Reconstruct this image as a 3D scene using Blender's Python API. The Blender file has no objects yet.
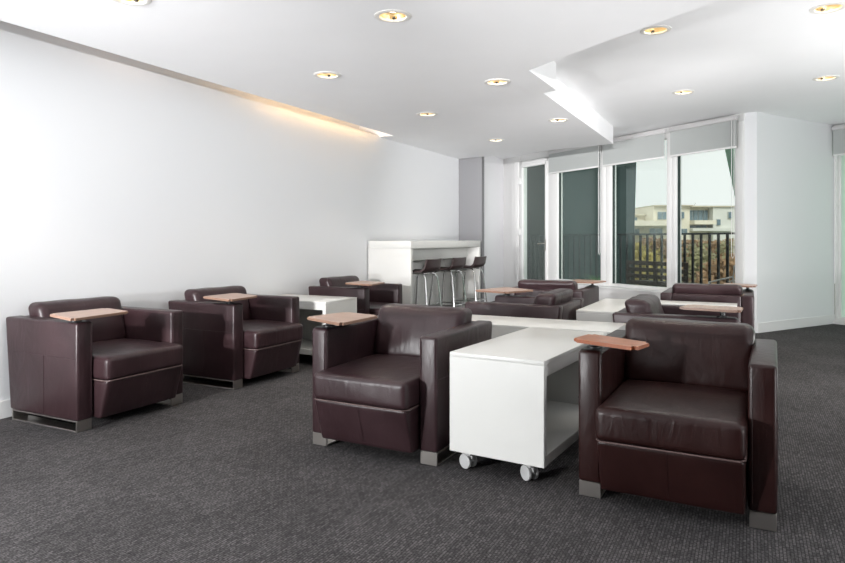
import bpy, bmesh, math, random
from mathutils import Vector, Matrix, noise
random.seed(7)
PI = math.pi
SC = bpy.context.scene
COL = SC.collection

# ------------------------------------------------------------------ materials
def new_mat(name):
    m = bpy.data.materials.new(name); m.use_nodes = True
    nt = m.node_tree
    return m, nt, nt.nodes['Principled BSDF'], nt.nodes['Material Output']

def plain(name, col, rough=0.5, metal=0.0, spec=0.5, bump=0.0, bscale=200.0, var=0.0, vscale=3.0, coat=0.0):
    m, nt, p, out = new_mat(name)
    p.inputs['Base Color'].default_value = (*col, 1)
    p.inputs['Roughness'].default_value = rough
    p.inputs['Metallic'].default_value = metal
    p.inputs['Specular IOR Level'].default_value = spec
    p.inputs['Coat Weight'].default_value = coat
    tc = nt.nodes.new('ShaderNodeTexCoord')
    if var > 0:
        n = nt.nodes.new('ShaderNodeTexNoise'); n.inputs['Scale'].default_value = vscale; n.inputs['Detail'].default_value = 4
        nt.links.new(tc.outputs['Object'], n.inputs['Vector'])
        r = nt.nodes.new('ShaderNodeValToRGB')
        r.color_ramp.elements[0].position = .3; r.color_ramp.elements[1].position = .7
        r.color_ramp.elements[0].color = (*[c*(1-var) for c in col], 1)
        r.color_ramp.elements[1].color = (*[min(1, c*(1+var)) for c in col], 1)
        nt.links.new(n.outputs['Fac'], r.inputs['Fac']); nt.links.new(r.outputs['Color'], p.inputs['Base Color'])
    if bump > 0:
        n = nt.nodes.new('ShaderNodeTexNoise'); n.inputs['Scale'].default_value = bscale; n.inputs['Detail'].default_value = 3
        nt.links.new(tc.outputs['Object'], n.inputs['Vector'])
        b = nt.nodes.new('ShaderNodeBump'); b.inputs['Strength'].default_value = bump; b.inputs['Distance'].default_value = .004
        nt.links.new(n.outputs['Fac'], b.inputs['Height']); nt.links.new(b.outputs['Normal'], p.inputs['Normal'])
    return m

def emit(name, col, s):
    m, nt, p, out = new_mat(name)
    p.inputs['Base Color'].default_value = (*col, 1)
    p.inputs['Emission Color'].default_value = (*col, 1); p.inputs['Emission Strength'].default_value = s
    return m

def leather_mat(name, CA, CB):
    m, nt, p, out = new_mat(name)
    tc = nt.nodes.new('ShaderNodeTexCoord')
    n1 = nt.nodes.new('ShaderNodeTexNoise'); n1.inputs['Scale'].default_value = 5; n1.inputs['Detail'].default_value = 5
    nt.links.new(tc.outputs['Object'], n1.inputs['Vector'])
    r = nt.nodes.new('ShaderNodeValToRGB')
    r.color_ramp.elements[0].position = .3; r.color_ramp.elements[1].position = .72
    r.color_ramp.elements[0].color = CA; r.color_ramp.elements[1].color = CB
    nt.links.new(n1.outputs['Fac'], r.inputs['Fac']); nt.links.new(r.outputs['Color'], p.inputs['Base Color'])
    rr = nt.nodes.new('ShaderNodeMapRange'); rr.inputs['To Min'].default_value = .29; rr.inputs['To Max'].default_value = .42
    nt.links.new(n1.outputs['Fac'], rr.inputs['Value']); nt.links.new(rr.outputs['Result'], p.inputs['Roughness'])
    v = nt.nodes.new('ShaderNodeTexVoronoi'); v.inputs['Scale'].default_value = 260
    nt.links.new(tc.outputs['Object'], v.inputs['Vector'])
    n2 = nt.nodes.new('ShaderNodeTexNoise'); n2.inputs['Scale'].default_value = 1; n2.inputs['Detail'].default_value = 4; n2.inputs['Distortion'].default_value = .9
    mp = nt.nodes.new('ShaderNodeMapping'); mp.inputs['Scale'].default_value = (15, 9, 5.5); mp.inputs['Rotation'].default_value = (0, .3, 0)
    nt.links.new(tc.outputs['Object'], mp.inputs['Vector']); nt.links.new(mp.outputs['Vector'], n2.inputs['Vector'])
    b1 = nt.nodes.new('ShaderNodeBump'); b1.inputs['Strength'].default_value = .25; b1.inputs['Distance'].default_value = .001
    b2 = nt.nodes.new('ShaderNodeBump'); b2.inputs['Strength'].default_value = .3; b2.inputs['Distance'].default_value = .012
    nt.links.new(v.outputs['Distance'], b1.inputs['Height'])
    nt.links.new(n2.outputs['Fac'], b2.inputs['Height']); nt.links.new(b1.outputs['Normal'], b2.inputs['Normal'])
    nt.links.new(b2.outputs['Normal'], p.inputs['Normal'])
    p.inputs['Specular IOR Level'].default_value = .38
    return m
LEATHER_A = (.0225, .0103, .0122, 1)
LEATHER_B = (.038, .0192, .0220, 1)

def wood_mat(name, c1, c2, rough=.35):
    m, nt, p, out = new_mat(name)
    tc = nt.nodes.new('ShaderNodeTexCoord'); mp = nt.nodes.new('ShaderNodeMapping'); mp.inputs['Scale'].default_value = (4, 60, 60)
    n = nt.nodes.new('ShaderNodeTexNoise'); n.inputs['Scale'].default_value = 1; n.inputs['Detail'].default_value = 5; n.inputs['Distortion'].default_value = .4
    r = nt.nodes.new('ShaderNodeValToRGB'); r.color_ramp.elements[0].position = .35; r.color_ramp.elements[1].position = .68
    r.color_ramp.elements[0].color = (*c1, 1); r.color_ramp.elements[1].color = (*c2, 1)
    nt.links.new(tc.outputs['Object'], mp.inputs['Vector']); nt.links.new(mp.outputs['Vector'], n.inputs['Vector'])
    nt.links.new(n.outputs['Fac'], r.inputs['Fac']); nt.links.new(r.outputs['Color'], p.inputs['Base Color'])
    p.inputs['Roughness'].default_value = rough
    return m

def carpet_mat():
    m, nt, p, out = new_mat('charcoal_loop_carpet')
    tc = nt.nodes.new('ShaderNodeTexCoord')
    mp = nt.nodes.new('ShaderNodeMapping'); mp.inputs['Rotation'].default_value = (0, 0, PI/2)
    nt.links.new(tc.outputs['Object'], mp.inputs['Vector'])
    bk = nt.nodes.new('ShaderNodeTexBrick')
    bk.inputs['Scale'].default_value = 1
    bk.inputs['Brick Width'].default_value = .030; bk.inputs['Row Height'].default_value = .012
    bk.inputs['Mortar Size'].default_value = .0022; bk.inputs['Mortar Smooth'].default_value = .6
    bk.inputs['Color1'].default_value = (.116, .109, .110, 1); bk.inputs['Color2'].default_value = (.060, .0565, .058, 1)
    bk.inputs['Mortar'].default_value = (.040, .038, .039, 1); bk.offset = .37
    nt.links.new(mp.outputs['Vector'], bk.inputs['Vector'])
    n = nt.nodes.new('ShaderNodeTexNoise'); n.inputs['Scale'].default_value = 110; n.inputs['Detail'].default_value = 2
    nt.links.new(tc.outputs['Object'], n.inputs['Vector'])
    n3 = nt.nodes.new('ShaderNodeTexNoise'); n3.inputs['Scale'].default_value = 1.6; n3.inputs['Detail'].default_value = 3
    nt.links.new(tc.outputs['Object'], n3.inputs['Vector'])
    r = nt.nodes.new('ShaderNodeMapRange'); r.inputs['From Min'].default_value = .3; r.inputs['From Max'].default_value = .7
    r.inputs['To Min'].default_value = .5; r.inputs['To Max'].default_value = 1.5
    nt.links.new(n.outputs['Fac'], r.inputs['Value'])
    r3 = nt.nodes.new('ShaderNodeMapRange'); r3.inputs['To Min'].default_value = .85; r3.inputs['To Max'].default_value = 1.15
    nt.links.new(n3.outputs['Fac'], r3.inputs['Value'])
    # carpet tiles half a metre square, alternately turned
    ck = nt.nodes.new('ShaderNodeTexChecker'); ck.inputs['Scale'].default_value = 2
    ck.inputs['Color1'].default_value = (1, 1, 1, 1); ck.inputs['Color2'].default_value = (.9, .9, .9, 1)
    nt.links.new(tc.outputs['Object'], ck.inputs['Vector'])
    mu = nt.nodes.new('ShaderNodeMath'); mu.operation = 'MULTIPLY'
    nt.links.new(r.outputs['Result'], mu.inputs[0]); nt.links.new(r3.outputs['Result'], mu.inputs[1])
    mx = nt.nodes.new('ShaderNodeVectorMath'); mx.operation = 'SCALE'
    nt.links.new(bk.outputs['Color'], mx.inputs[0]); nt.links.new(mu.outputs[0], mx.inputs['Scale'])
    mx2 = nt.nodes.new('ShaderNodeVectorMath'); mx2.operation = 'MULTIPLY'
    nt.links.new(mx.outputs[0], mx2.inputs[0]); nt.links.new(ck.outputs['Color'], mx2.inputs[1])
    nt.links.new(mx2.outputs[0], p.inputs['Base Color'])
    p.inputs['Roughness'].default_value = .95; p.inputs['Specular IOR Level'].default_value = .15
    b = nt.nodes.new('ShaderNodeBump'); b.inputs['Strength'].default_value = .7; b.inputs['Distance'].default_value = .004
    nt.links.new(bk.outputs['Fac'], b.inputs['Height']); b.invert = True
    nt.links.new(b.outputs['Normal'], p.inputs['Normal'])
    return m

def glass_mat(name, tint, refl=.5):
    m, nt, p, out = new_mat(name)
    nt.nodes.remove(p)
    t = nt.nodes.new('ShaderNodeBsdfTransparent'); t.inputs['Color'].default_value = (*tint, 1)
    g = nt.nodes.new('ShaderNodeBsdfGlossy'); g.inputs['Roughness'].default_value = .01; g.inputs['Color'].default_value = (.9, 1, .97, 1)
    f = nt.nodes.new('ShaderNodeFresnel'); f.inputs['IOR'].default_value = 1.5
    s = nt.nodes.new('ShaderNodeMath'); s.operation = 'MULTIPLY'; s.inputs[1].default_value = refl
    mx = nt.nodes.new('ShaderNodeMixShader')
    nt.links.new(f.outputs[0], s.inputs[0]); nt.links.new(s.outputs[0], mx.inputs[0])
    nt.links.new(t.outputs[0], mx.inputs[1]); nt.links.new(g.outputs[0], mx.inputs[2])
    nt.links.new(mx.outputs[0], out.inputs['Surface'])
    return m

def frosted_mat():
    m, nt, p, out = new_mat('frosted_green_glass')
    p.inputs['Base Color'].default_value = (.62, .78, .70, 1); p.inputs['Roughness'].default_value = .12
    n = nt.nodes.new('ShaderNodeTexNoise'); n.inputs['Scale'].default_value = 300
    b = nt.nodes.new('ShaderNodeBump'); b.inputs['Strength'].default_value = .02
    nt.links.new(n.outputs['Fac'], b.inputs['Height']); nt.links.new(b.outputs['Normal'], p.inputs['Normal'])
    tr = nt.nodes.new('ShaderNodeBsdfTranslucent'); tr.inputs['Color'].default_value = (.86, .97, .91, 1)
    mx = nt.nodes.new('ShaderNodeMixShader'); mx.inputs[0].default_value = .72
    nt.links.new(p.outputs[0], mx.inputs[1]); nt.links.new(tr.outputs[0], mx.inputs[2]); nt.links.new(mx.outputs[0], out.inputs['Surface'])
    return m

def fabric_mat():
    m, nt, p, out = new_mat('grey_blind_fabric')
    p.inputs['Base Color'].default_value = (.56, .585, .575, 1); p.inputs['Roughness'].default_value = .9
    w = nt.nodes.new('ShaderNodeTexNoise'); w.inputs['Scale'].default_value = 400
    tc = nt.nodes.new('ShaderNodeTexCoord'); nt.links.new(tc.outputs['Object'], w.inputs['Vector'])
    b = nt.nodes.new('ShaderNodeBump'); b.inputs['Strength'].default_value = .1; b.inputs['Distance'].default_value = .001
    nt.links.new(w.outputs['Fac'], b.inputs['Height']); nt.links.new(b.outputs['Normal'], p.inputs['Normal'])
    tr = nt.nodes.new('ShaderNodeBsdfTranslucent'); tr.inputs['Color'].default_value = (.5, .52, .5, 1)
    mx = nt.nodes.new('ShaderNodeMixShader'); mx.inputs[0].default_value = .25
    nt.links.new(p.outputs[0], mx.inputs[1]); nt.links.new(tr.outputs[0], mx.inputs[2]); nt.links.new(mx.outputs[0], out.inputs['Surface'])
    return m

M = {}
M['wall'] = plain('white_wall_paint', (.80, .81, .825), .55, bump=.05, bscale=120)
M['ceil'] = plain('white_ceiling_paint', (.92, .922, .932), .6, bump=.05, bscale=90, var=.012, vscale=2)
M['wall_lightened'] = plain('white_wall_paint_lightened', (.90, .90, .92), .6)  # wall paint lightened to stand in for light the recess lacks
M['greywall'] = plain('grey_wall_tone', (.22, .22, .228), .6)
M['trim'] = plain('white_gloss_trim', (.80, .80, .80), .35)
M['carpet'] = carpet_mat()
M['leather'] = leather_mat('brown_leather', LEATHER_A, LEATHER_B)
M['leather_warmlit'] = leather_mat('brown_leather_warmlit', (.0145, .0038, .0036, 1), (.024, .0075, .0066, 1))  # copy of the brown leather with warm lamp tint and shade in its colour
M['stitch'] = plain('seam_piping_leather', (.11, .07, .065), .45)
M['steel'] = plain('brushed_steel', (.50, .47, .44), .30, 1.0, bump=.06, bscale=300)
M['chrome'] = plain('chrome', (.80, .80, .80), .12, 1.0)
M['wood_glare'] = wood_mat('cherry_wood_glare', (.33, .205, .15), (.44, .29, .22), .32)  # same cherry, paler because glare is put into the colour
M['wood_red'] = wood_mat('red_cherry_wood_top', (.36, .12, .05), (.50, .19, .085), .30)
M['edge_glare'] = plain('cherry_edge_glare', (.26, .155, .11), .35)  # edge paled to go with the glare painted into the top
M['edge'] = plain('cherry_wood_edge', (.30, .09, .035), .35)
M['black'] = plain('black_plastic', (.012, .012, .013), .4)
M['white'] = plain('white_laminate', (.68, .68, .655), .28, var=.01, vscale=4)
M['shell'] = plain('dark_brown_stool_shell', (.045, .026, .026), .35, bump=.08)
M['caster'] = plain('pale_grey_caster_plastic', (.50, .50, .50), .35)
M['frame'] = plain('white_window_frame', (.78, .78, .77), .35)
M['gasket'] = plain('dark_green_gasket', (.02, .035, .032), .4)
M['glass'] = glass_mat('green_tinted_glazing', (.945, .968, .955), .22)
M['fabric'] = fabric_mat()
M['frosted'] = frosted_mat()
M['alu'] = plain('pale_aluminium', (.66, .65, .65), .4, .3)
M['ring'] = plain('white_lamp_ring', (.78, .76, .72), .35)
M['gold'] = plain('gold_reflector', (.95, .74, .42), .45, 1.0)
M['bulb'] = emit('warm_lamp', (1.0, .84, .55), 14.0)
M['blackbar'] = plain('black_painted_metal', (.008, .009, .010), .45)
M['darkwall'] = plain('dark_metal_cladding', (.020, .036, .035), .8, spec=.1, var=.12, vscale=1.5)
M['brownwall'] = plain('dark_brown_cladding', (.011, .011, .009), .8, spec=.1, var=.12, vscale=1.5)
M['greenbeam'] = plain('green_painted_steel', (.26, .42, .31), .5)
M['concrete'] = plain('balcony_concrete', (.35, .35, .34), .8, var=.1)
M['benchwood'] = plain('dark_bench_wood', (.030, .017, .013), .5, var=.2, vscale=6)
M['cream'] = plain('cream_render', (.80, .75, .62), .8, var=.03, vscale=.3)
M['offwhite'] = plain('pale_grey_render', (.70, .71, .66), .8)
M['tan'] = plain('tan_stone_band', (.58, .53, .42), .8)
M['winglass'] = plain('far_window_glass', (.15, .22, .26), .15)
M['winframe'] = plain('far_window_frame', (.50, .52, .48), .5)
M['bark'] = plain('tree_bark', (.06, .045, .035), .9)
M['grass'] = plain('ground_grass', (.10, .12, .05), .95, var=.3)
M['pot'] = plain('grey_planter', (.12, .12, .12), .7)
LEAF = [plain('yellow_leaves', (.38, .32, .10), .7, var=.35, vscale=2),
        plain('russet_leaves', (.31, .20, .11), .7, var=.35, vscale=2),
        plain('olive_leaves', (.25, .24, .13), .7, var=.35, vscale=2),
        plain('green_leaves', (.06, .20, .04), .6, var=.3, vscale=8)]

# ------------------------------------------------------------------ mesh helpers
def NB(): return bmesh.new()
def merge(dst, src):
    me = bpy.data.meshes.new('tmp'); src.to_mesh(me); src.free(); dst.from_mesh(me); bpy.data.meshes.remove(me)

def rbox(dst, x0, x1, y0, y1, z0, z1, r=0.0, seg=3, fn=None, mat=None):
    b = bmesh.new(); bmesh.ops.create_cube(b, size=1)
    for v in b.verts:
        v.co = Vector(((x0+x1)/2+v.co.x*(x1-x0), (y0+y1)/2+v.co.y*(y1-y0), (z0+z1)/2+v.co.z*(z1-z0)))
        if fn: v.co = Vector(fn(*v.co))
    if r > 0: bmesh.ops.bevel(b, geom=b.edges[:], offset=r, segments=seg, profile=.5, affect='EDGES', clamp_overlap=True)
    if mat is not None: b.transform(mat)
    merge(dst, b)

def cushion(dst, hx, hy, hz, r, center, bulge=(0, 0, 0), wr=0.0, seed=0, cuts=14, fn=None):
    """rounded, slightly puffed leather block; bulge = extra swell of the +x/-x, -y, +z faces"""
    b = bmesh.new(); bmesh.ops.create_cube(b, size=2)
    bmesh.ops.subdivide_edges(b, edges=b.edges[:], cuts=cuts, use_grid_fill=True)
    H = Vector((hx, hy, hz))
    for v in b.verts:
        s = [math.sin(max(-1, min(1, c))*PI/2) for c in v.co]
        p = Vector((s[0]*hx, s[1]*hy, s[2]*hz))
        q = Vector([max(-(H[i]-r), min(H[i]-r, p[i])) for i in range(3)])
        d = p-q
        if d.length > 1e-6: p = q+d.normalized()*r
        fx, fy, fz = [1-(p[i]/H[i])**2 for i in range(3)]
        fx, fy, fz = max(0, fx), max(0, fy), max(0, fz)
        if p.z > 0: p.z += bulge[2]*math.sqrt(fx*fy)*(p.z/hz)
        if p.y < 0: p.y -= bulge[1]*math.sqrt(fx*fz)*(-p.y/hy)
        p.x += bulge[0]*math.sqrt(fy*fz)*(p.x/hx)
        if wr:
            n = noise.noise(Vector((p.x*7+seed, p.y*7, p.z*9)))+.5*noise.noise(Vector((p.x*17, p.y*15+seed, p.z*15)))
            if d.length > 1e-6: p += d.normalized()*n*wr
        p = p+Vector(center)
        if fn: p = Vector(fn(*p))
        v.co = p
    merge(dst, b)

def tube(dst, pts, r, n=8, closed=False):
    pts = [Vector(p) for p in pts]; rings = []; N = len(pts)
    for i, p in enumerate(pts):
        a = pts[i-1] if (i > 0 or closed) else p
        c = pts[(i+1) % N] if (i < N-1 or closed) else p
        t = (c-a).normalized()
        up = Vector((0, 0, 1)) if abs(t.z) < .9 else Vector((1, 0, 0))
        u = t.cross(up).normalized(); w = u.cross(t)
        rr = r[i] if isinstance(r, (list, tuple)) else r
        rings.append([dst.verts.new(p+rr*(math.cos(2*PI*k/n)*u+math.sin(2*PI*k/n)*w)) for k in range(n)])
    for i in range(N if closed else N-1):
        A, B = rings[i], rings[(i+1) % N]
        for k in range(n): dst.faces.new((A[k], A[(k+1) % n], B[(k+1) % n], B[k]))
    if not closed:
        dst.faces.new(rings[0][::-1]); dst.faces.new(rings[-1])

def lathe(dst, prof, n=24, mat=None):
    b = bmesh.new(); rings = []
    for (r, z) in prof:
        rings.append([b.verts.new((r*math.cos(2*PI*k/n), r*math.sin(2*PI*k/n), z)) for k in range(n)] if r > 1e-6 else [b.verts.new((0, 0, z))])
    for A, B in zip(rings, rings[1:]):
        for k in range(n):
            k2 = (k+1) % n
            if len(A) == 1 and len(B) == 1: continue
            if len(A) == 1: b.faces.new((A[0], B[k2], B[k]))
            elif len(B) == 1: b.faces.new((A[k], A[k2], B[0]))
            else: b.faces.new((A[k], A[k2], B[k2], B[k]))
    if mat is not None: b.transform(mat)
    merge(dst, b)

def prism(dst, poly, z0, z1, r=0, corner=0):
    b = bmesh.new()
    f = b.faces.new([b.verts.new((x, y, z0)) for x, y in poly])
    if corner: bmesh.ops.bevel(b, geom=b.verts[:], offset=corner, segments=4, affect='VERTICES'); 
    f = b.faces[:][0]
    e = bmesh.ops.extrude_face_region(b, geom=[f])
    vs = [g for g in e['geom'] if isinstance(g, bmesh.types.BMVert)]
    bmesh.ops.translate(b, verts=vs, vec=(0, 0, z1-z0))
    bmesh.ops.recalc_face_normals(b, faces=b.faces[:])
    if r: bmesh.ops.bevel(b, geom=[e for e in b.edges if len(e.link_faces) == 2 and abs(e.link_faces[0].normal.dot(e.link_faces[1].normal)) < .3 and abs(e.verts[0].co.z-e.verts[1].co.z) < 1e-6], offset=r, segments=2, affect='EDGES')
    merge(dst, b)

def obj(name, bm, mat, parent=None, smooth=35):
    bmesh.ops.recalc_face_normals(bm, faces=bm.faces[:])
    me = bpy.data.meshes.new(name); bm.to_mesh(me); bm.free()
    if smooth:
        for p in me.polygons: p.use_smooth = True
        me.set_sharp_from_angle(angle=math.radians(smooth))
    me.materials.append(mat)
    o = bpy.data.objects.new(name, me); COL.objects.link(o)
    if parent: o.parent = parent
    return o

def tag(o, label=None, cat=None, group=None, kind=None):
    if label: o['label'] = label
    if cat: o['category'] = cat
    if group: o['group'] = group
    if kind: o['kind'] = kind
    return o

def empty(name, loc, rz=0):
    o = bpy.data.objects.new(name, None); COL.objects.link(o); o.empty_display_size = .1
    o.location = loc; o.rotation_euler = (0, 0, rz)
    return o

def struct(name, bm, mat, parent=None, smooth=35):
    o = obj(name, bm, mat, parent, smooth)
    if not parent: o['kind'] = 'structure'
    return o

def copy_tree(o, parent=None):
    c = o.copy(); COL.objects.link(c)
    if parent: c.parent = parent
    for ch in [x for x in CHILD.get(o, [])]: copy_tree_into(ch, c)
    return c
CHILD = {}
def kids(o): return [x for x in bpy.data.objects if x.parent == o]
def copy_tree_into(o, parent):
    c = o.copy(); COL.objects.link(c); c.parent = parent
    for ch in kids(o): copy_tree_into(ch, c)
def dup(o, loc, rz):
    c = o.copy(); COL.objects.link(c); c.location = loc; c.rotation_euler = (0, 0, rz)
    for ch in kids(o): copy_tree_into(ch, c)
    return c

# ------------------------------------------------------------------ plan of the place
H_HI, H_LO = 2.732, 2.49
XL = -4.30                                   # left wall face
XR, YB = 5.2, -6.4                           # right and rear walls
XREC = -4.301                                 # set-back stretch of the left wall
P0 = Vector((-.12, 9.02)); EF = Vector((-.815, .5795)); NF = Vector((.5795, .815))   # window wall: start, direction to the left, outward
def F(t, off=0): q = P0+EF*t+NF*off; return (q.x, q.y)
QA = Vector((1.04, 10.5))
def G(t, off=0): q = QA-EF*t+NF*off; return (q.x, q.y)
TL = (P0.x-XREC)/.815
def fbox(dst, t0, t1, o0, o1, z0, z1, fun=F, r=0):
    """box laid along the window wall: t along it, o outward"""
    a, b_ = fun(t0, o0), fun(t1, o0)
    x0, y0 = a; ex = Vector((b_[0]-a[0], b_[1]-a[1])); L = ex.length; ex.normalize()
    Mx = Matrix(((ex.x, NF.x, 0, x0), (ex.y, NF.y, 0, y0), (0, 0, 1, 0), (0, 0, 0, 1)))
    rbox(dst, 0, L, 0, o1-o0, z0, z1, r, 2, None, Mx)

# ---- floor
b = NB()
poly = [(XL-.15, YB-.1), (XR+.1, YB-.1), (XR+.1, 7.7), (1.04, 10.62), (-.12, 9.14), F(TL, .12), (XL-.15, F(TL, .12)[1])]
prism(b, poly, -.12, 0)
struct('floor', b, M['carpet'], smooth=0)
# ---- walls
b = NB(); rbox(b, XL-.45, XL, YB, 7.25, 0, 2.505); rbox(b, XL-.45, XL, 7.25, 9.78, 0, 2.78); struct('wall_left', b, M['wall'], smooth=0)
b = NB(); rbox(b, XL-.45, XL-.30, YB, 7.25, 2.505, 2.78); struct('wall_cove', b, M['wall'], smooth=0)
b = NB(); rbox(b, XREC-.15, XREC, 9.78, F(TL)[1]+.2, 0, 2.78); struct('wall_recess', b, M['wall_lightened'], smooth=0)
b = NB(); rbox(b, XL, -3.89, 9.79, 9.90, 0, 2.62); struct('wall_stub', b, M['greywall'], smooth=0)  # even grey slab across the far left corner
b = NB(); rbox(b, XL-.15, XR+.15, YB-.15, YB, 0, 2.78); struct('wall_rear', b, M['wall'], smooth=0)
b = NB(); rbox(b, XR, XR+.15, YB, 7.62, 0, 2.78); struct('wall_right', b, M['wall'], smooth=0)
b = NB(); prism(b, [F(-.06), (.077, 8.965), (1.04, 10.5), (.95, 10.8), (.05, 9.6)], 0, H_HI); struct('wall_pillar', b, M['wall'], smooth=0)
# ---- skirting
b = NB(); rbox(b, XL, XL+.014, YB, 6.94, 0, .115, .003, 1); struct('baseboard_left', b, M['trim'])
b = NB()
d = (Vector((1.04, 10.5))-Vector((.077, 8.98))); L = d.length; d.normalize(); n = Vector((d.y, -d.x))
rbox(b, 0, L, 0, .014, 0, .125, .003, 1, None, Matrix(((d.x, n.x, 0, .077), (d.y, n.y, 0, 8.98), (0, 0, 1, 0), (0, 0, 0, 1))))
struct('baseboard_pillar', b, M['trim'])

# ---- ceilings, with round holes for the recessed lamps
LOW = [(-3.06, 2.45), (-1.905, 3.36), (-3.06, 4.32), (-1.91, 5.16), (-3.06, 6.14), (-1.91, 7.11), (-3.035, 8.15)]
HIGH = [(-.635, 5.13), (-.635, 7.41), (.475, 5.17), (.66, 7.40)]
RH = .088
def holes(o, pts, z):
    b = NB()
    for (x, y) in pts:
        bb = bmesh.new(); bmesh.ops.create_cone(bb, cap_ends=True, segments=32, radius1=RH, radius2=RH, depth=.3, matrix=Matrix.Translation((x, y, z))); merge(b, bb)
    c = obj('cutter', b, M['ceil'], None, 0)
    m = o.modifiers.new('cut', 'BOOLEAN'); m.object = c; m.operation = 'DIFFERENCE'; m.solver = 'EXACT'
    dg = bpy.context.evaluated_depsgraph_get(); dg.update()
    me = bpy.data.meshes.new_from_object(o.evaluated_get(dg)); o.modifiers.clear(); o.data = me
    bpy.data.objects.remove(c)
XS = -4.08                                                         # inner edge of the cove slot
low = [(XS, YB), (XR, YB), (XR, .50), (-.149, 3.963), (-1.069, 4.575), (-1.558, 4.928), (-1.545, 5.68), (-1.68, 5.75), (-1.70, 9.22), (-3.0, 9.50), (XL, 9.78), (XL, 7.25), (XS, 7.25)]
b = NB(); prism(b, low, H_LO, H_LO+.035)
lc = struct('ceiling_dropped', b, M['ceil'], smooth=0); holes(lc, LOW, H_LO)
b = NB()
for i in range(2, 10):                                             # upstand closing the step
    p, q = Vector(low[i]), Vector(low[i+1]); e = (q-p).normalized(); nn = Vector((-e.y, e.x))
    rbox(b, 0, (q-p).length, 0, .03, H_LO+.0352, H_HI, 0, 1, None, Matrix(((e.x, nn.x, 0, p.x), (e.y, nn.y, 0, p.y), (0, 0, 1, 0), (0, 0, 0, 1))))
rbox(b, XL+.001, XS-.001, 7.22, 7.249, H_LO, H_HI); rbox(b, XL-.30, XL+.001, 7.22, 7.249, 2.506, H_HI)                            # closed end of the slot
rbox(b, -3.72, -3.70, YB, 7.25, H_LO+.0352, H_HI); rbox(b, XS-.001, -3.72, 7.22, 7.249, H_LO+.0352, H_HI)                    # back of the cove
struct('trim_5', b, M['ceil'], smooth=0)
b = NB(); prism(b, [(XL-.5, YB-.1), (XR+.15, YB-.1), (XR+.15, 8.0), (1.04, 10.95), (-.12, 10.0), F(TL+.2, .3), (XL-.5, F(TL, .3)[1])], H_HI, H_HI+.16)
hc = struct('ceiling', b, M['ceil'], smooth=0); holes(hc, HIGH, H_HI)

# ---- window wall
SILL = .43
b = NB(); fbox(b, -.07, 3.66, -.22, .10, 0, SILL-.02); struct('wall_sill', b, M['frame'], smooth=0)
b = NB(); fbox(b, -.07, 3.66, -.24, .10, SILL-.02, SILL, r=.004); struct('trim_1', b, M['frame'])
b = NB(); fbox(b, 4.57, TL+.1, -.02, .10, 0, H_HI); struct('wall_facade', b, M['frame'], smooth=0)
b = NB(); fbox(b, -.07, TL, -.01, .12, H_HI-.10, H_HI); struct('trim_2', b, M['frame'], smooth=0)
b = NB(); fbox(b, 2.2, 4.6, .0, .10, 2.56, H_HI-.1); struct('trim_4', b, M['frame'], smooth=0)

def window(i, t0, t1, z0, z1, fw0, fw1, fun=F, pane='glass'):
    """frame from t0 to t1 with a jamb of fw0 / fw1 at each end"""
    b = NB()
    fbox(b, t0, t0+fw0, -.03, .09, z0, z1, fun, .004); fbox(b, t1-fw1, t1, -.03, .09, z0, z1, fun, .004)
    fbox(b, t0+fw0, t1-fw1, -.02, .08, z0, z0+.045, fun, .003); fbox(b, t0+fw0, t1-fw1, -.02, .08, z1-.05, z1, fun, .003)
    w = struct('window_%d' % i, b, M['frame'])
    b = NB(); g0, g1 = t0+fw0, t1-fw1
    fbox(b, g0, g0+.028, .01, .05, z0+.045, z1-.05, fun); fbox(b, g1-.012, g1, .01, .05, z0+.045, z1-.05, fun)
    obj('gasket', b, M['gasket'] if pane == 'glass' else M['frame'], w, 0)
    b = NB(); fbox(b, g0+.004, g1-.004, .028, .032, z0+.03, z1-.03, fun); obj('glass_pane', b, M[pane], w, 0)
    return w
window(1, 2.31, 3.70, SILL, H_HI-.1, .115, .215)
window(2, 1.025, 2.31, SILL, H_HI-.1, .09, .105)
window(3, -.07, 1.025, SILL, H_HI-.1, .11, .065)
# door: fixed jamb, leaf with a tall dark pane, handle and hinges
b = NB()
fbox(b, 3.70, 3.79, -.02, .09, 0, 2.62, F, .004); fbox(b, 4.50, 4.60, -.02, .09, 0, 2.62, F, .004); fbox(b, 3.70, 4.60, -.02, .09, 2.55, 2.62, F, .004)
fbox(b, 4.60, 4.72, -.045, .06, 0, 2.62, F, .004)
dr = struct('door_1', b, M['frame'])
b = NB(); fbox(b, 3.755, 3.80, -.05, .03, .01, 2.55, F, .004); fbox(b, 4.47, 4.515, -.05, .03, .01, 2.55, F, .004)
fbox(b, 3.76, 4.51, -.05, .03, .01, .13, F, .004); fbox(b, 3.76, 4.51, -.05, .03, 2.50, 2.55, F, .004); lf = obj('door_leaf', b, M['frame'], dr)
b = NB(); fbox(b, 3.79, 4.48, -.012, -.006, .12, 2.52); obj('glass_pane', b, M['glass'], dr, 0)
b = NB(); fbox(b, 3.762, 3.79, -.062, -.05, .96, 1.16, F, .003); x, y = F(3.776, -.062); x2, y2 = F(3.776, -.11); x3, y3 = F(3.92, -.11)
tube(b, [(x, y, 1.09), (x2, y2, 1.09), (x3, y3, 1.085)], .011, 10); obj('door_handle', b, M['steel'], dr)
for z in (.25, 1.30, 2.25):
    b = NB(); fbox(b, 4.515, 4.575, -.075, -.03, z-.055, z+.055, F, .008); obj('hinge', b, M['frame'], dr)

# windows beyond the pillar on the right
b = NB(); fbox(b, 0, 5.2, -.01, .12, H_HI-.1, H_HI, G); fbox(b, 0, 5.2, -.06, .10, 0, .05, G); struct('trim_3', b, M['frame'], smooth=0)
for k in range(4): window(4+k, .02+k*1.27, .02+(k+1)*1.27, .05, H_HI-.1, .03, .03, G, 'frosted')

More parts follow.
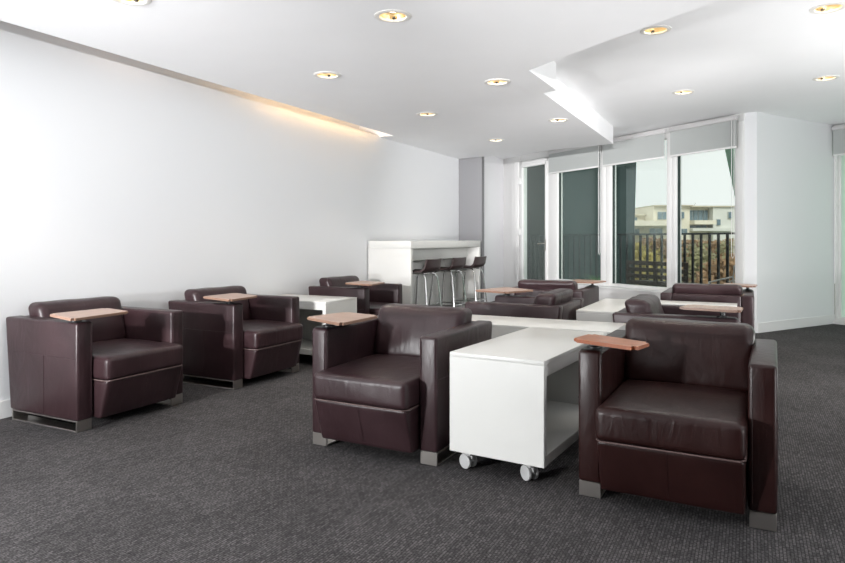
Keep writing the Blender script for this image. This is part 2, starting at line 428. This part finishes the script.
# ---- roller blinds
def blind(t0, t1, hem, fun, chain_t, label, lit=True):
    p = fun((t0+t1)/2, -.09)
    r = empty('roller_blind', (p[0], p[1], hem)); inv = Matrix.Translation(-Vector((p[0], p[1], hem)))
    def add(nm, b, m, sm=35): b.transform(inv); obj(nm, b, m, r, sm)
    b = NB(); fbox(b, t0, t1, -.09, -.086, hem, H_HI-.07, fun); add('blind_fabric', b, M['fabric'], 0)
    b = NB(); fbox(b, t0-.01, t1+.01, -.115, -.06, H_HI-.085, H_HI-.03, fun, .012); add('cassette', b, M['alu'])
    b = NB(); fbox(b, t0, t1, -.097, -.079, hem-.028, hem, fun, .006); add('hem_bar', b, M['frame'])
    if chain_t is not None:
        b = NB(); a = fun(chain_t, -.10); c = fun(chain_t+.035*(1 if t1 > t0 else -1), -.10); mid = fun(chain_t+.017, -.10)
        tube(b, [(a[0], a[1], H_HI-.05), (a[0], a[1], .95), (mid[0], mid[1], .92), (c[0], c[1], .95), (c[0], c[1], H_HI-.05)], .0042, 6); add('pull_chain', b, M['frame'])
    tag(r, label, 'window blind', 'roller blinds over the window wall')
blind(2.40, 3.64, 2.325, F, 2.36, 'grey roller blind pulled partway down the window next to the door')
blind(1.10, 2.31, 2.325, F, None, 'grey roller blind pulled partway down the middle window, behind the stepped ceiling corner')
blind(-.025, 1.00, 2.325, F, .0, 'grey roller blind above the window that shows the cream building, beside the white pillar')
blind(.03, 1.26, 2.32, G, None, 'pale grey roller blind at the right edge of the photo, beyond the pillar')

# ------------------------------------------------------------------ armchair
def arm_fn(x, y, z):
    if y > 0: y += .055*(z-.085)/.565                       # rear edge leans back
    return (x, y, z)
def make_chair():
    r = empty('armchair', (0, 0, 0))
    for s in (-1, 1):
        b = NB(); rbox(b, min(s*.285, s*.388), max(s*.285, s*.388), -.36, .335, .068, .656, .016, 3, arm_fn)
        a = obj('armrest', b, M['leather'], r)
        b = NB(); X = s*.3885
        tube(b, [(X, -.345, .44), (X, .355, .44)], .0022, 6); tube(b, [(X, -.03, .44), (X, -.03, .08)], .0022, 6)
        tube(b, [(s*.30, -.3605, .10), (s*.30, -.3605, .635)], .002, 6)
        obj('seam', b, M['leather'], a)
        # flat steel sled runner: a closed loop of strip under the arm
        x0, x1 = min(s*.29, s*.385), max(s*.29, s*.385)
        b = NB(); rbox(b, x0, x1, -.352, -.342, .002, .069, .002, 1); rbox(b, x0, x1, .305, .315, .002, .069, .002, 1)
        rbox(b, x0, x1, -.345, .31, .002, .010, .002, 1); rbox(b, x0, x1, -.345, .31, .062, .069, .002, 1)
        obj('sled_leg', b, M['steel'], r)
    b = NB(); rbox(b, -.287, .287, .245, .333, .068, .650, .014, 3, lambda x, y, z: (x, y+.055*(z-.085)/.565, z)); obj('backrest', b, M['leather'], r)
    def front(x, y, z):
        if y < 0: y += .065*max(0, (.30-z)/.22)
        return (x, y, z)
    b = NB(); cushion(b, .278, .365, .116, .012, (0, -.118, .182), (0, .004, 0), .001, 1, 10, front); sb = obj('seat_base', b, M['leather'], r, 60)
    b = NB(); tube(b, [(0, -.426, .09), (0, -.487, .29)], .0009, 6); obj('seam', b, M['leather'], sb)
    b = NB(); cushion(b, .283, .358, .070, .026, (0, -.133, .370), (.002, .006, .016), .0022, 4, 22); sc = obj('seat_cushion', b, M['leather'], r, 70)
    b = NB(); tube(b, [(-.280, -.10, .300), (-.280, -.465, .300), (-.263, -.489, .300), (.263, -.489, .300), (.280, -.465, .300), (.280, -.10, .300)], .0036, 8)
    obj('piping', b, M['stitch'], sc)
    lean = lambda x, y, z: (x, y+.24*(z-.42), z)
    b = NB(); cushion(b, .294, .080, .158, .042, (0, .182, .580), (.003, .022, .004), .0045, 9, 26, lean); obj('back_cushion', b, M['leather'], r, 80)
    return r

def tablet(root, poly, mat, edge):
    b = NB(); lathe(b, [(0, .652), (.034, .652), (.034, .664), (.014, .668), (.014, .690), (.045, .692), (.045, .698), (0, .698)], 20, Matrix.Translation((-.336, -.27, 0)))
    rbox(b, -.380, -.292, -.345, -.12, .649, .658, .003, 1)
    obj('tablet_bracket', b, M['black'], root)
    b = NB(); prism(b, poly, .698, .713, .003, .022); t = obj('writing_tablet', b, edge, root)
    b = NB(); c = Vector((sum(p[0] for p in poly)/4, sum(p[1] for p in poly)/4))
    prism(b, [tuple(c+(Vector(p)-c)*.985) for p in poly], .7125, .7138, 0, .021); obj('veneer', b, mat, t)
    return t

proto = make_chair()
GEN = [(-.444, -.344), (-.101, -.483), (-.111, -.095), (-.386, -.035)]
CH = [
 ((-3.905, 2.89), PI/2, 'brown leather tablet armchair nearest the left edge, back against the white wall', [(-.469, -.215), (-.560, -.585), (-.165, -.535), (-.105, -.22)], 0),
 ((-3.86, 4.15), PI/2, 'brown leather tablet armchair along the left wall, between the leftmost chair and the white trolley', [(-.449, -.075), (-.557, -.494), (-.212, -.445), (-.091, -.064)], 0),
 ((-3.845, 6.0), PI/2, 'brown leather tablet armchair along the left wall, just in front of the white bar counter', [(-.46, -.15), (-.56, -.55), (-.20, -.50), (-.10, -.13)], 0),
 ((-1.80, 3.315), -.012, 'brown leather tablet armchair facing the camera, left of the white trolley on casters', GEN, 0),
 ((-.286, 3.262), -.03, 'large brown leather armchair nearest the camera at right, with a narrow red wood tablet', [(-.400, -.415), (-.367, -.228), (-.076, -.365), (-.109, -.522)], 1),
 ((-1.66, 5.13), -PI/2, 'brown leather armchair side-on behind the left front chair, its back to the middle white trolley', [(-.56, -.35), (-.10, -.48), (-.02, -.16), (-.35, -.02)], 0),
 ((-.435, 4.88), PI/2, 'brown leather armchair turned to the right, directly behind the right front chair', [(-.38, -.02), (-.43, -.375), (-.19, -.385), (-.15, -.06)], 0),
 ((-.36, 6.82), PI, 'brown leather armchair seen from behind, below the window with the cream building', [(-.42, -.32), (-.12, -.42), (-.13, -.06), (-.40, -.06)], 0),
 ((-1.845, 6.70), PI, 'brown leather armchair seen from behind, in front of the glass door and the leftmost window', [(-.47, -.36), (-.12, -.46), (-.13, -.08), (-.40, -.04)], 0),
]
roots = []
for i, (p, rz, label, poly, red) in enumerate(CH):
    o = proto if i == 0 else dup(proto, (0, 0, 0), 0)
    roots.append(o)
for o, (p, rz, label, poly, red) in zip(roots, CH):
    o.location = (p[0], p[1], 0); o.rotation_euler = (0, 0, rz); o.scale = (1.045, .955, 1) if rz == PI/2 and p[0] < -3 else (1.015, 1.03, 1)
    tag(o, label, 'chair', 'leather tablet armchairs')
    if red:
        for ch in [c for k in kids(o) for c in [k]+kids(k)]:
            if ch.material_slots[0].material == M['leather']:
                ch.material_slots[0].link = 'OBJECT'; ch.material_slots[0].material = M['leather_warmlit']
    tablet(o, poly, M['wood_red'] if red else M['wood_glare'], M['edge'] if red else M['edge_glare'])

# ------------------------------------------------------------------ white trolleys on casters
def caster(root, x, y, turn):
    Mt = Matrix.Translation((x, y, 0)) @ Matrix.Rotation(turn, 4, 'Z')
    b = NB(); lathe(b, [(0, .100), (.026, .100), (.026, .092), (.014, .090), (.014, .076), (0, .076)], 16, Mt)
    rbox(b, -.010, .010, -.012, .050, .040, .088, .006, 2, None, Mt); rbox(b, -.027, .027, -.014, .050, .070, .088, .008, 2, None, Mt)
    f = obj('caster', b, M['caster'], root)
    for s in (-1, 1):
        b = NB(); lathe(b, [(0, -.010), (.028, -.010), (.036, -.007), (.0375, 0), (.036, .007), (.028, .010), (0, .010)], 24, Mt @ Matrix.Translation((s*.0205, .024, .0385)) @ Matrix.Rotation(PI/2, 4, 'Y'))
        obj('wheel', b, M['caster'], f)
def trolley(loc, rz, W, L, label):
    """long axis local Y, open side local +X"""
    r = empty('storage_trolley', (loc[0], loc[1], 0), rz)
    w, l = W/2, L/2
    b = NB(); rbox(b, -w, w, -l, l, .571, .593, .003, 2); obj('top_panel', b, M['white'], r)
    for s in (-1, 1):
        b = NB(); rbox(b, -w, w, min(s*l, s*(l-.035)), max(s*l, s*(l-.035)), .10, .571, .002, 1); obj('end_panel', b, M['white'], r)
    b = NB(); rbox(b, -w, -w+.02, -l+.035, l-.035, .10, .571, .001, 1); obj('back_panel', b, M['white'], r)
    b = NB(); rbox(b, -w+.02, w-.002, -l+.035, l-.035, .10, .150, .002, 1); obj('bottom_shelf', b, M['white'], r)
    b = NB(); rbox(b, w-.022, w-.002, -l+.035, l-.035, .515, .571, .002, 1); obj('fascia', b, M['white'], r)
    for sx in (-1, 1):
        for sy in (-1, 1): caster(r, sx*(w-.085), sy*(l-.075), 1.25 if sx < 0 else 1.05)
    tag(r, label, 'storage trolley', 'white storage trolleys between the armchairs')
    return r
trolley((-1.050, 3.44), -.075, .495, 1.06, 'white storage trolley on casters in the foreground, between the two front armchairs')
trolley((-1.34, 4.24), PI/2, .46, 1.20, 'low white trolley lying crosswise right behind the front trolley and the front chairs')
trolley((-1.052, 5.70), 0, .36, 1.15, 'white trolley wedged between the backs of the two side-on armchairs in the middle')
trolley((-3.845, 5.04), -PI/2, .52, .88, 'white trolley with open side against the left wall, between two wall armchairs')
trolley((-.42, 6.17), -PI/2, .30, .64, 'pale trolley half hidden between the right-facing armchair and the armchair under the windows')

# ------------------------------------------------------------------ bar counter
r = empty('bar_counter', (-3.985, 8.07, 0)); ox, oy = -3.985, 8.07
def cpart(nm, x0, x1, y0, y1, z0, z1):
    b = NB(); rbox(b, x0-ox, x1-ox, y0-oy, y1-oy, z0, z1, .003, 2); obj(nm, b, M['white'], r)
cpart('countertop', -4.285, -3.68, 6.93, 9.21, 1.045, 1.140)
cpart('end_panel', -4.285, -3.68, 6.93, 6.985, 0, 1.045)
cpart('end_panel', -4.285, -3.68, 9.155, 9.21, 0, 1.045)
cpart('apron', -3.90, -3.87, 6.985, 9.155, .885, 1.045)
cpart('back_panel', -4.285, -4.255, 6.985, 9.155, 0, 1.045)
tag(r, 'white high bar counter along the left wall at the far end of the room', 'counter')

# ------------------------------------------------------------------ bar stools (facing the counter, local -X is forward)
def make_stool():
    r = empty('bar_stool', (0, 0, 0))
    # curved shell: seat rising into a low back, swept along y
    prof = []
    for i in range(6): prof.append((-.20+i*.055, .755-.006*math.sin(i/5*PI)))
    for i in range(1, 9):
        a = i/8*PI*.47; prof.append((.075+.085*math.sin(a), .755+.085*(1-math.cos(a))))
    lx, lz = prof[-1]
    for i in range(1, 4): prof.append((lx+.006*i, lz+.026*i))
    b = NB(); ny = 10; W = .225; top = []; bot = []
    for k, (x, z) in enumerate(prof):
        a = prof[max(0, k-1)]; c = prof[min(len(prof)-1, k+1)]
        t = Vector((c[0]-a[0], c[1]-a[1])).normalized(); nrm = Vector((-t.y, t.x))
        R1, R2 = [], []
        for j in range(ny+1):
            s = j/ny*2-1
            ww = W*(1-.10*max(0, (k-10)/7)) if k > 10 else W*(1-.12*max(0, (3-k)/3)**2)
            curl = .018*abs(s)**3
            q = Vector((x, z))+nrm*curl
            R1.append(b.verts.new((q.x, s*ww, q.y))); q2 = q-nrm*.020; R2.append(b.verts.new((q2.x, s*ww, q2.y)))
        top.append(R1); bot.append(R2)
    K = len(prof)
    for k in range(K-1):
        for j in range(ny):
            b.faces.new((top[k][j], top[k][j+1], top[k+1][j+1], top[k+1][j])); b.faces.new((bot[k][j], bot[k+1][j], bot[k+1][j+1], bot[k][j+1]))
        for j in (0, ny): b.faces.new((top[k][j], top[k+1][j], bot[k+1][j], bot[k][j]))
    for k in (0, K-1):
        for j in range(ny): b.faces.new((top[k][j], top[k][j+1], bot[k][j+1], bot[k][j]))
    obj('seat_shell', b, M['shell'], r, 50)
    for sx in (-1, 1):
        for sy in (-1, 1):
            b = NB(); tube(b, [(sx*.07-.01, sy*.10, .735), (sx*.12-.01, sy*.155, .715), (sx*.145-.01, sy*.17, .66), (sx*.215-.01, sy*.225, .006)], .0095, 10); lathe(b, [(0, .0), (.014, .0), (.014, .012), (0, .012)], 12, Matrix.Translation((sx*.215-.01, sy*.225, 0)))
            obj('leg', b, M['chrome'], r)
    zf = .27; k = (.66-zf)/.654; fx = .145+.07*k; fy = .17+.055*k
    b = NB(); tube(b, [(-fx-.01, -fy, zf), (fx-.01, -fy, zf), (fx-.01, fy, zf), (-fx-.01, fy, zf)], .008, 8, True); obj('footrest', b, M['chrome'], r)
    b = NB(); rbox(b, -.09, .07, -.11, .11, .722, .738, .004, 1); obj('seat_plate', b, M['chrome'], r)
    return r
st = make_stool()
SP = [((-3.70, 7.27), 'dark brown bar stool closest to the near end panel of the white counter'),
      ((-3.69, 8.05), 'dark brown bar stool in the middle of the row at the white counter'),
      ((-3.68, 8.80), 'dark brown bar stool farthest along the white counter, nearest the glass door')]
ss = [st]+[dup(st, (0, 0, 0), 0) for k in range(2)]
for o, (p, lab) in zip(ss, SP):
    o.location = (p[0], p[1], 0); tag(o, lab, 'stool', 'bar stools at the white counter')

# ------------------------------------------------------------------ recessed lamps
def make_lamp():
    r = empty('downlight', (0, 0, 0))
    b = NB(); lathe(b, [(.080, .012), (.080, -.002), (.084, -.007), (.098, -.008), (.110, -.004), (.112, 0), (.088, 0), (.086, .012)], 36); obj('trim_ring', b, M['ring'], r)
    b = NB(); lathe(b, [(.080, .006), (.074, .025), (.060, .045), (.034, .060), (.012, .064)], 30); obj('reflector', b, M['gold'], r, 80)
    b = NB()
    lathe(b, [(0, .030), (.030, .030), (.044, .036), (.050, .046), (.030, .056), (0, .060)], 24); obj('bulb', b, M['bulb'], r)
    b = NB(); rbox(b, -.010, .010, .056, .074, .004, .018, .002, 1, None, Matrix.Rotation(.42, 4, 'Z')); obj('clip', b, M['black'], r)
    return r
LL = ['recessed downlight cut by the top edge at the upper left of the photo',
      'recessed downlight near the top of the photo, left of centre above the trolley',
      'recessed downlight by the glowing cove, second along the row nearest the left wall',
      'recessed downlight in the dropped ceiling, right beside the step tip',
      'recessed downlight just past the end of the glowing cove slot',
      'recessed downlight under the long straight step, closest to the windows of its row',
      'recessed downlight deepest in the room, in front of the bar counter']
LH = ['recessed downlight in the raised ceiling, just right of the slanted step edge',
      'recessed downlight in the raised ceiling in front of the middle windows',
      'recessed downlight cut close to the top right corner of the photo',
      'recessed downlight at the right edge, in front of the white pillar']
lp = make_lamp(); first = True
for pts, labs, z in ((LOW, LL, H_LO), (HIGH, LH, H_HI)):
    for (x, y), lab in zip(pts, labs):
        o = lp if first else dup(lp, (0, 0, 0), 0)
        first = False
        o.location = (x, y, z); tag(o, lab, 'ceiling light', 'recessed ceiling downlights')

# ------------------------------------------------------------------ balcony and beyond
b = NB(); fbox(b, .06, 8, .13, 1.75, -.25, .08); struct('floor_balcony', b, M['concrete'], smooth=0)
# railing
p = F(3, 1.4); rl = empty('balcony_railing', (p[0], p[1], .08)); inv = Matrix.Translation(-Vector((p[0], p[1], .08)))
b = NB(); fbox(b, .4, 7.5, 1.385, 1.425, 1.235, 1.265); b.transform(inv); obj('top_rail', b, M['blackbar'], rl, 0)
b = NB(); fbox(b, .4, 7.5, 1.39, 1.42, .16, .185); b.transform(inv); obj('bottom_rail', b, M['blackbar'], rl, 0)
k = 0; t = .42
while t < 7.4:
    b = NB(); fbox(b, t, t+.036, 1.392, 1.418, .08 if k % 8 == 0 else .185, 1.236); b.transform(inv); obj('baluster', b, M['blackbar'], rl, 0)
    t += .158; k += 1
tag(rl, 'black metal balcony railing with upright bars outside the windows', 'railing')
# bench with slatted back
p = F(1.95, .75); bn = empty('slatted_bench', (p[0], p[1], .08)); inv = Matrix.Translation(-Vector((p[0], p[1], .08)))
def bp(nm, *a, m='benchwood'):
    b = NB(); fbox(b, *a, F, .004); b.transform(inv); obj(nm, b, M[m], bn)
for k in range(5): bp('back_slat', 1.32, 2.52, .60, .625, .33+k*.105, .395+k*.105)
for t in (1.32, 1.90, 2.46): bp('back_post', t, t+.06, .625, .66, .08, .815)
for k in range(4): bp('seat_slat', 1.32, 2.52, .68+k*.095, .755+k*.095, .46, .485)
for t in (1.34, 2.44): bp('front_leg', t, t+.06, .98, 1.03, .08, .46)
tag(bn, 'dark wooden bench with slatted back on the balcony behind the middle window', 'bench')
# metal chair outside the right window
p = F(.55, .62); mc = empty('garden_chair', (p[0], p[1], .08)); inv = Matrix.Translation(-Vector((p[0], p[1], .08)))
def tp(nm, pts, rad):
    b = NB(); tube(b, [(*F(t, o), z) for t, o, z in pts], rad, 8); b.transform(inv); obj(nm, b, M['alu'], mc)
for o in (.45, .90):
    tp('arm_frame', [(.82, o, .09), (.80, o, .56), (.42, o, .655), (.40, o, .80)], .012)
    tp('leg', [(.42, o, .655), (.38, o, .09)], .012)
tp('back_rail', [(.40, .45, .80), (.40, .90, .80)], .012)
b = NB(); fbox(b, .41, .80, .45, .90, .46, .485, F, .006); b.transform(inv); obj('seat', b, M['blackbar'], mc)
tag(mc, 'light metal garden chair on the balcony behind the window nearest the pillar', 'chair')
# grassy potted plant
p = F(3.05, .5); pl = empty('potted_plant', (p[0], p[1], .08))
b = NB(); lathe(b, [(0, 0), (.13, 0), (.17, .30), (.155, .30), (.15, .26), (0, .26)], 20); obj('planter', b, M['pot'], pl)
b = NB()
for k in range(260):
    a = random.uniform(0, 2*PI); ln = random.uniform(.18, .36); sp = random.uniform(.05, .40); r0 = random.uniform(0, .1)
    dx, dy = math.cos(a), math.sin(a); w = .007; pr = []
    for j in range(4):
        s = j/3; rr = r0+sp*s*s; z = .25+ln*s-.12*s*s; ww = w*(1-s*.9)
        pr.append((b.verts.new((dx*rr-dy*ww, dy*rr+dx*ww, z)), b.verts.new((dx*rr+dy*ww, dy*rr-dx*ww, z))))
    for u, v in zip(pr, pr[1:]): b.faces.new((u[0], u[1], v[1], v[0]))
obj('foliage', b, LEAF[3], pl, 0)
tag(pl, 'green grassy potted plant on the balcony behind the leftmost window', 'plant')

# camera frame helper for the far things: position by distance and sideways metres from the viewing axis
TH = math.atan(327.5/645)
FW = Vector((-math.sin(TH), math.cos(TH))); RT = Vector((math.cos(TH), math.sin(TH)))
def W(a, d): q = FW*d+RT*a; return (q.x, q.y)
def farbox(dst, a0, a1, d0, d1, z0, z1, r=0, fn=None):
    Mx = Matrix(((RT.x, FW.x, 0, 0), (RT.y, FW.y, 0, 0), (0, 0, 1, 0), (0, 0, 0, 1)))
    rbox(dst, a0, a1, d0, d1, z0, z1, r, 2, fn, Mx)
GZ = -8.0
# dark clad wing of the building, leaning edge, with standing seams
b = NB(); Dw = 15.0
def lean(a, d, z): return (a+(.028*(z-1.0) if a > 0 else 0), d, z)
farbox(b, (554-422.5)*Dw/645, (634-422.5)*Dw/645, Dw, Dw+.8, GZ, 5.2, 0, lean)
wg = struct('wall_wing', b, M['darkwall'], smooth=0)
b = NB(); farbox(b, -2.5, (554-422.5)*Dw/645, Dw-.02, Dw+.8, GZ, 5.2); struct('wall_wing_brown', b, M['brownwall'], smooth=0)
# leaning green steel strut
b = NB()
a0 = (747-422.5)*11.6/645; a1 = (728-422.5)*11.6/645
Mx = Matrix(((RT.x, FW.x, 0, 0), (RT.y, FW.y, 0, 0), (0, 0, 1, 0), (0, 0, 0, 1)))
rbox(b, -.10, .10, 11.5, 11.8, 0, 1, .01, 1, lambda x, y, z: (x+a0+(a1-a0)*((z*4.2-1.73)/1.62+0), y, .08+z*4.2-.0), Mx)
tag(obj('slanted_strut', b, M['greenbeam']), 'green painted steel strut leaning past the top of the window beside the pillar', 'strut')

# cream apartment building
DB = 60.0; S = DB/645
def ax(u): return (u-422.5)*S
def az(v): return 1.15+(240-v)*S
q = W(ax(690), DB); bd = empty('apartment_building', (q[0], q[1], GZ)); inv = Matrix.Translation(-Vector((q[0], q[1], GZ)))
def bpart(nm, u0, u1, v0, v1, d0, d1, m, parent=None, fl=None):
    b = NB(); farbox(b, ax(u0), ax(u1), DB+d0, DB+d1, fl if fl is not None else az(v1), az(v0)); b.transform(inv)
    return obj(nm, b, M[m], parent or bd, 0)
bpart('terrace_wing', 600, 656, 214.5, 0, 3, 12, 'cream', fl=GZ)
bpart('roof_slab', 622, 657, 213, 214.5, 2.5, 12, 'tan')
bpart('stair_tower', 655.5, 692, 206, 0, .5, 10, 'cream', fl=GZ)
bpart('roof_slab', 655, 693, 204.8, 206, 0, 10, 'tan')
bpart('main_block', 692, 714, 206, 0, 1.2, 11, 'cream', fl=GZ)
bpart('end_block', 714, 775, 207, 0, .2, 11, 'offwhite', fl=GZ)
bpart('roof_slab', 692, 775, 205.6, 207, 0, 11, 'tan')
bpart('balcony_parapet', 600, 671, 221, 226, -1.5, 3, 'cream')
bpart('balcony_parapet', 692, 713.5, 220.5, 224.5, -.6, 1.2, 'cream')
bpart('lower_band', 692, 732, 228, 231, -.2, 1.2, 'offwhite')
def bwin(u0, u1, v0, v1, d, n=1):
    f = bpart('window_frame', u0, u1, v0, v1, d-.12, d+.05, 'winframe')
    for k in range(n):
        w = (u1-u0)/n
        bpart('pane', u0+k*w+.4, u0+(k+1)*w-.4, v0+.5, v1-.5, d-.2, d-.1, 'winglass', f)
bwin(659, 668, 211.5, 219.5, .5, 2); bwin(680, 686, 211.5, 218.5, .5, 2)
bwin(692.5, 713, 209.5, 220.3, 1.2, 4)
bwin(717, 721, 219, 225.5, .2); bwin(728.5, 732.5, 211.5, 218.5, .2)
bwin(641, 647.5, 216, 220, 3, 2); bwin(626, 634, 216, 220, 3, 2)
bwin(640, 650, 228, 235, 3, 2); bwin(651, 664, 228, 235, .5, 2); bwin(682, 689, 228.5, 234, .5, 2)
bwin(694, 712, 225, 228, 1.2, 3)
b = NB(); x, y = W(ax(706), DB+3); tube(b, [(x, y, az(206)), (x+.3, y, az(201))], .05, 6); b.transform(inv); obj('aerial', b, M['alu'], bd)
tag(bd, 'cream flat-roofed apartment building seen far off through the windows', 'building')

# ground far below and autumn trees
b = NB(); rbox(b, -60, 90, 9.0, 160, GZ-.2, GZ); g = struct('floor_ground', b, M['grass'], smooth=0)
def tree(u, d, top, rad, li, label, n=5200):
    x, y = W((u-422.5)*d/645, d); zt = 1.15+(240-top)*d/645
    r = empty('autumn_tree', (x, y, GZ)); hgt = zt-GZ
    b = NB(); tube(b, [(0, 0, 0), (.05, .1, hgt*.4), (0, 0, hgt*.85)], [.22, .16, .05], 8)
    for k in range(9):
        a = random.uniform(0, 2*PI); z = hgt*random.uniform(.35, .75)
        tube(b, [(0, .05, z), (math.cos(a)*rad*.5, math.sin(a)*rad*.5, z+rad*.5), (math.cos(a)*rad*.8, math.sin(a)*rad*.8, z+rad*1.0)], [.07, .045, .015], 6)
    obj('trunk', b, M['bark'], r)
    b = NB(); cl = []
    for k in range(16):
        a = random.uniform(0, 2*PI); rr = rad*.75*math.sqrt(random.random()); cl.append(Vector((math.cos(a)*rr, math.sin(a)*rr, hgt-rad*.45-random.random()*hgt*.5)))
    for k in range(n):
        c = random.choice(cl); dv = Vector((random.gauss(0, 1), random.gauss(0, 1), random.gauss(0, .8))); dv = dv.normalized()*rad*.62*random.random()**.6
        p = c+dv
        if p.z > hgt: p.z = hgt-random.random()*.3
        s = random.uniform(.05, .12); u1 = Vector((random.gauss(0, 1), random.gauss(0, 1), random.gauss(0, 1))).normalized(); v1 = u1.orthogonal().normalized()
        b.faces.new([b.verts.new(p+u1*s), b.verts.new(p+v1*s*.5), b.verts.new(p-u1*s), b.verts.new(p-v1*s*.5)])
    obj('crown', b, LEAF[li], r, 0)
    tag(r, label, 'tree', 'autumn trees beyond the balcony')
tree(640, 20, 243, .85, 0, 'yellow autumn tree behind the left half of the middle window')
tree(659, 24, 241, .95, 1, 'russet autumn tree behind the bench, right half of the middle window')
tree(684, 21, 244, .85, 2, 'olive tree beyond the railing, left side of the window nearest the pillar')
tree(703, 32, 242, 1.1, 1, 'russet tree beyond the railing, centre of the window nearest the pillar')
tree(722, 16.5, 246, .7, 1, 'russet bushy tree beyond the railing, right of the centre tree')
tree(748, 24.5, 238, 1.1, 2, 'olive tree beyond the railing, hard against the pillar edge')
tree(668, 42, 238, 1.5, 2, 'olive tree farther off behind the white post between the two right windows')
tree(628, 30, 243, 1.2, 0, 'yellow tree mostly hidden by the dark wing outside')

# long ragged hedge behind the trees
x, y = W((682-422.5)*37/645, 37); hd = empty('autumn_hedge', (x, y, GZ)); b = NB(); sp = NB()
for k in range(15000):
    a = random.uniform(-5.2, 5.2); top = 9.05+.35*noise.noise(Vector((a*.9, 3, 0)))+.25*noise.noise(Vector((a*3.1, 7, 0)))
    z = top*(1-random.random()**2.2*.55) if k % 4 else top*random.uniform(.0, .6); dd = random.uniform(-.6, .6)
    p = Vector((RT.x*a+FW.x*dd, RT.y*a+FW.y*dd, z)); s = random.uniform(.06, .14)
    u1 = Vector((random.gauss(0, 1), random.gauss(0, 1), random.gauss(0, 1))).normalized(); v1 = u1.orthogonal().normalized()
    b.faces.new([b.verts.new(p+u1*s), b.verts.new(p+v1*s*.5), b.verts.new(p-u1*s), b.verts.new(p-v1*s*.5)])
for k in range(40):
    a = -5.1+k*.26; p = Vector((RT.x*a, RT.y*a, 0)); h = 8.6+random.uniform(-.5, .9)
    tube(sp, [p, p+Vector((random.uniform(-.3, .3), 0, h*.6)), p+Vector((random.uniform(-.5, .5), 0, h))], [.05, .035, .01], 5)
obj('foliage', b, LEAF[1], hd, 0); obj('branches', sp, M['bark'], hd)
tag(hd, 'long brown autumn hedge beyond the balcony, below the cream building', 'hedge')
# ------------------------------------------------------------------ light
def area(name, loc, target, size, power, col=(1, 1, 1)):
    l = bpy.data.lights.new(name, 'AREA'); l.shape = 'DISK'; l.size = size; l.energy = power; l.color = col
    o = bpy.data.objects.new(name, l); COL.objects.link(o); o.location = loc
    o.rotation_euler = (Vector(target)-Vector(loc)).to_track_quat('-Z', 'Y').to_euler()
    return o
def spot(name, loc, tgt, deg, blend, power, rad=.08, col=(1, .98, .985)):
    l = bpy.data.lights.new(name, 'SPOT'); l.energy = power; l.spot_size = math.radians(deg); l.spot_blend = blend; l.shadow_soft_size = rad; l.color = col
    o = bpy.data.objects.new(name, l); COL.objects.link(o); o.location = loc
    o.rotation_euler = (Vector(tgt)-o.location).to_track_quat('-Z', 'Y').to_euler()
# left and side flashes inferred from shading; right, ceiling, bounce lamps are added fill
spot('flash_spot_left', (-2.7, -3.0, 1.75), (-3.6, 6.5, 1.45), 31, .8, 3300)
spot('fill_spot_facade', (.6, -3.0, 1.75), (-2.6, 11, 2.0), 21, 1, 6800)  # added fill for the window wall and blinds
spot('flash_spot_side', (2.0, 3.9, 1.75), (-3.7, 9.0, 1.1), 34, 1, 800)
spot('fill_spot_ceiling', (2.0, 3.7, .4), (-2.2, 8.2, 2.49), 40, 1, 900)  # added fill for the far dropped ceiling
area('flash_soft_left', (-3.2, -1.0, .85), (-2.4, 6, 2.8), .25, 300, (.98, .99, 1))
area('fill_bounce_right', (2.8, 2.0, .4), (2.6, 3.4, 2.73), 1.2, 205, (.98, .99, 1))  # added fill for the raised ceiling, out of view
area('fill_bounce_far', (1.9, 5.6, .4), (.4, 6.4, 2.73), 1.0, 105, (1, .99, .98))  # added fill for the ceiling farther back, out of view
l = bpy.data.lights.new('fill_sun', 'SUN'); l.energy = 2.4; l.angle = math.radians(25); l.color = (1, .97, .92)  # added to brighten the far building under the overcast sky
o = bpy.data.objects.new('fill_sun', l); COL.objects.link(o); o.location = (0, 0, 12); o.rotation_euler = Vector((FW.x, FW.y, -.75)).to_track_quat('-Z', 'Y').to_euler()
for i, ((x, y), z) in enumerate([(p, H_LO) for p in LOW]+[(p, H_HI) for p in HIGH]):
    l = bpy.data.lights.new('lamp_light', 'SPOT'); l.energy = 40; l.color = (1, .90, .77); l.spot_size = math.radians(110); l.spot_blend = .6; l.shadow_soft_size = .05
    o = bpy.data.objects.new('lamp_light', l); COL.objects.link(o); o.location = (x, y, z-.012)
# warm lamps inside the cove above the dropped ceiling
for y in (5.3, 6.0, 6.7):
    l = bpy.data.lights.new('cove_light', 'POINT'); l.energy = 4.0; l.color = (1, .62, .28); l.shadow_soft_size = .04
    o = bpy.data.objects.new('cove_light', l); COL.objects.link(o); o.location = (-3.95, y, 2.60)
for y in (1.6, 3.4):
    l = bpy.data.lights.new('cove_light', 'POINT'); l.energy = 1.0; l.color = (1, .75, .6); l.shadow_soft_size = .04
    o = bpy.data.objects.new('cove_light', l); COL.objects.link(o); o.location = (-3.95, y, 2.60)

w = bpy.data.worlds.new('overcast'); SC.world = w; w.use_nodes = True
bg = w.node_tree.nodes['Background']; bg.inputs['Color'].default_value = (.97, 1, .985, 1); bg.inputs['Strength'].default_value = 1.6

# ------------------------------------------------------------------ camera
cam = bpy.data.cameras.new('camera'); co = bpy.data.objects.new('camera', cam); COL.objects.link(co)
co.location = (0, 0, 1.15); co.rotation_euler = (PI/2, 0, TH)
cam.sensor_width = 36; cam.lens = 645/845*36; cam.shift_y = -41.5/845; cam.clip_start = .05; cam.clip_end = 500
SC.camera = co
SC.view_settings.view_transform = 'Standard'; SC.view_settings.look = 'None'; SC.view_settings.gamma = 1; SC.view_settings.use_curve_mapping = False
SC.view_settings.exposure = -0.66
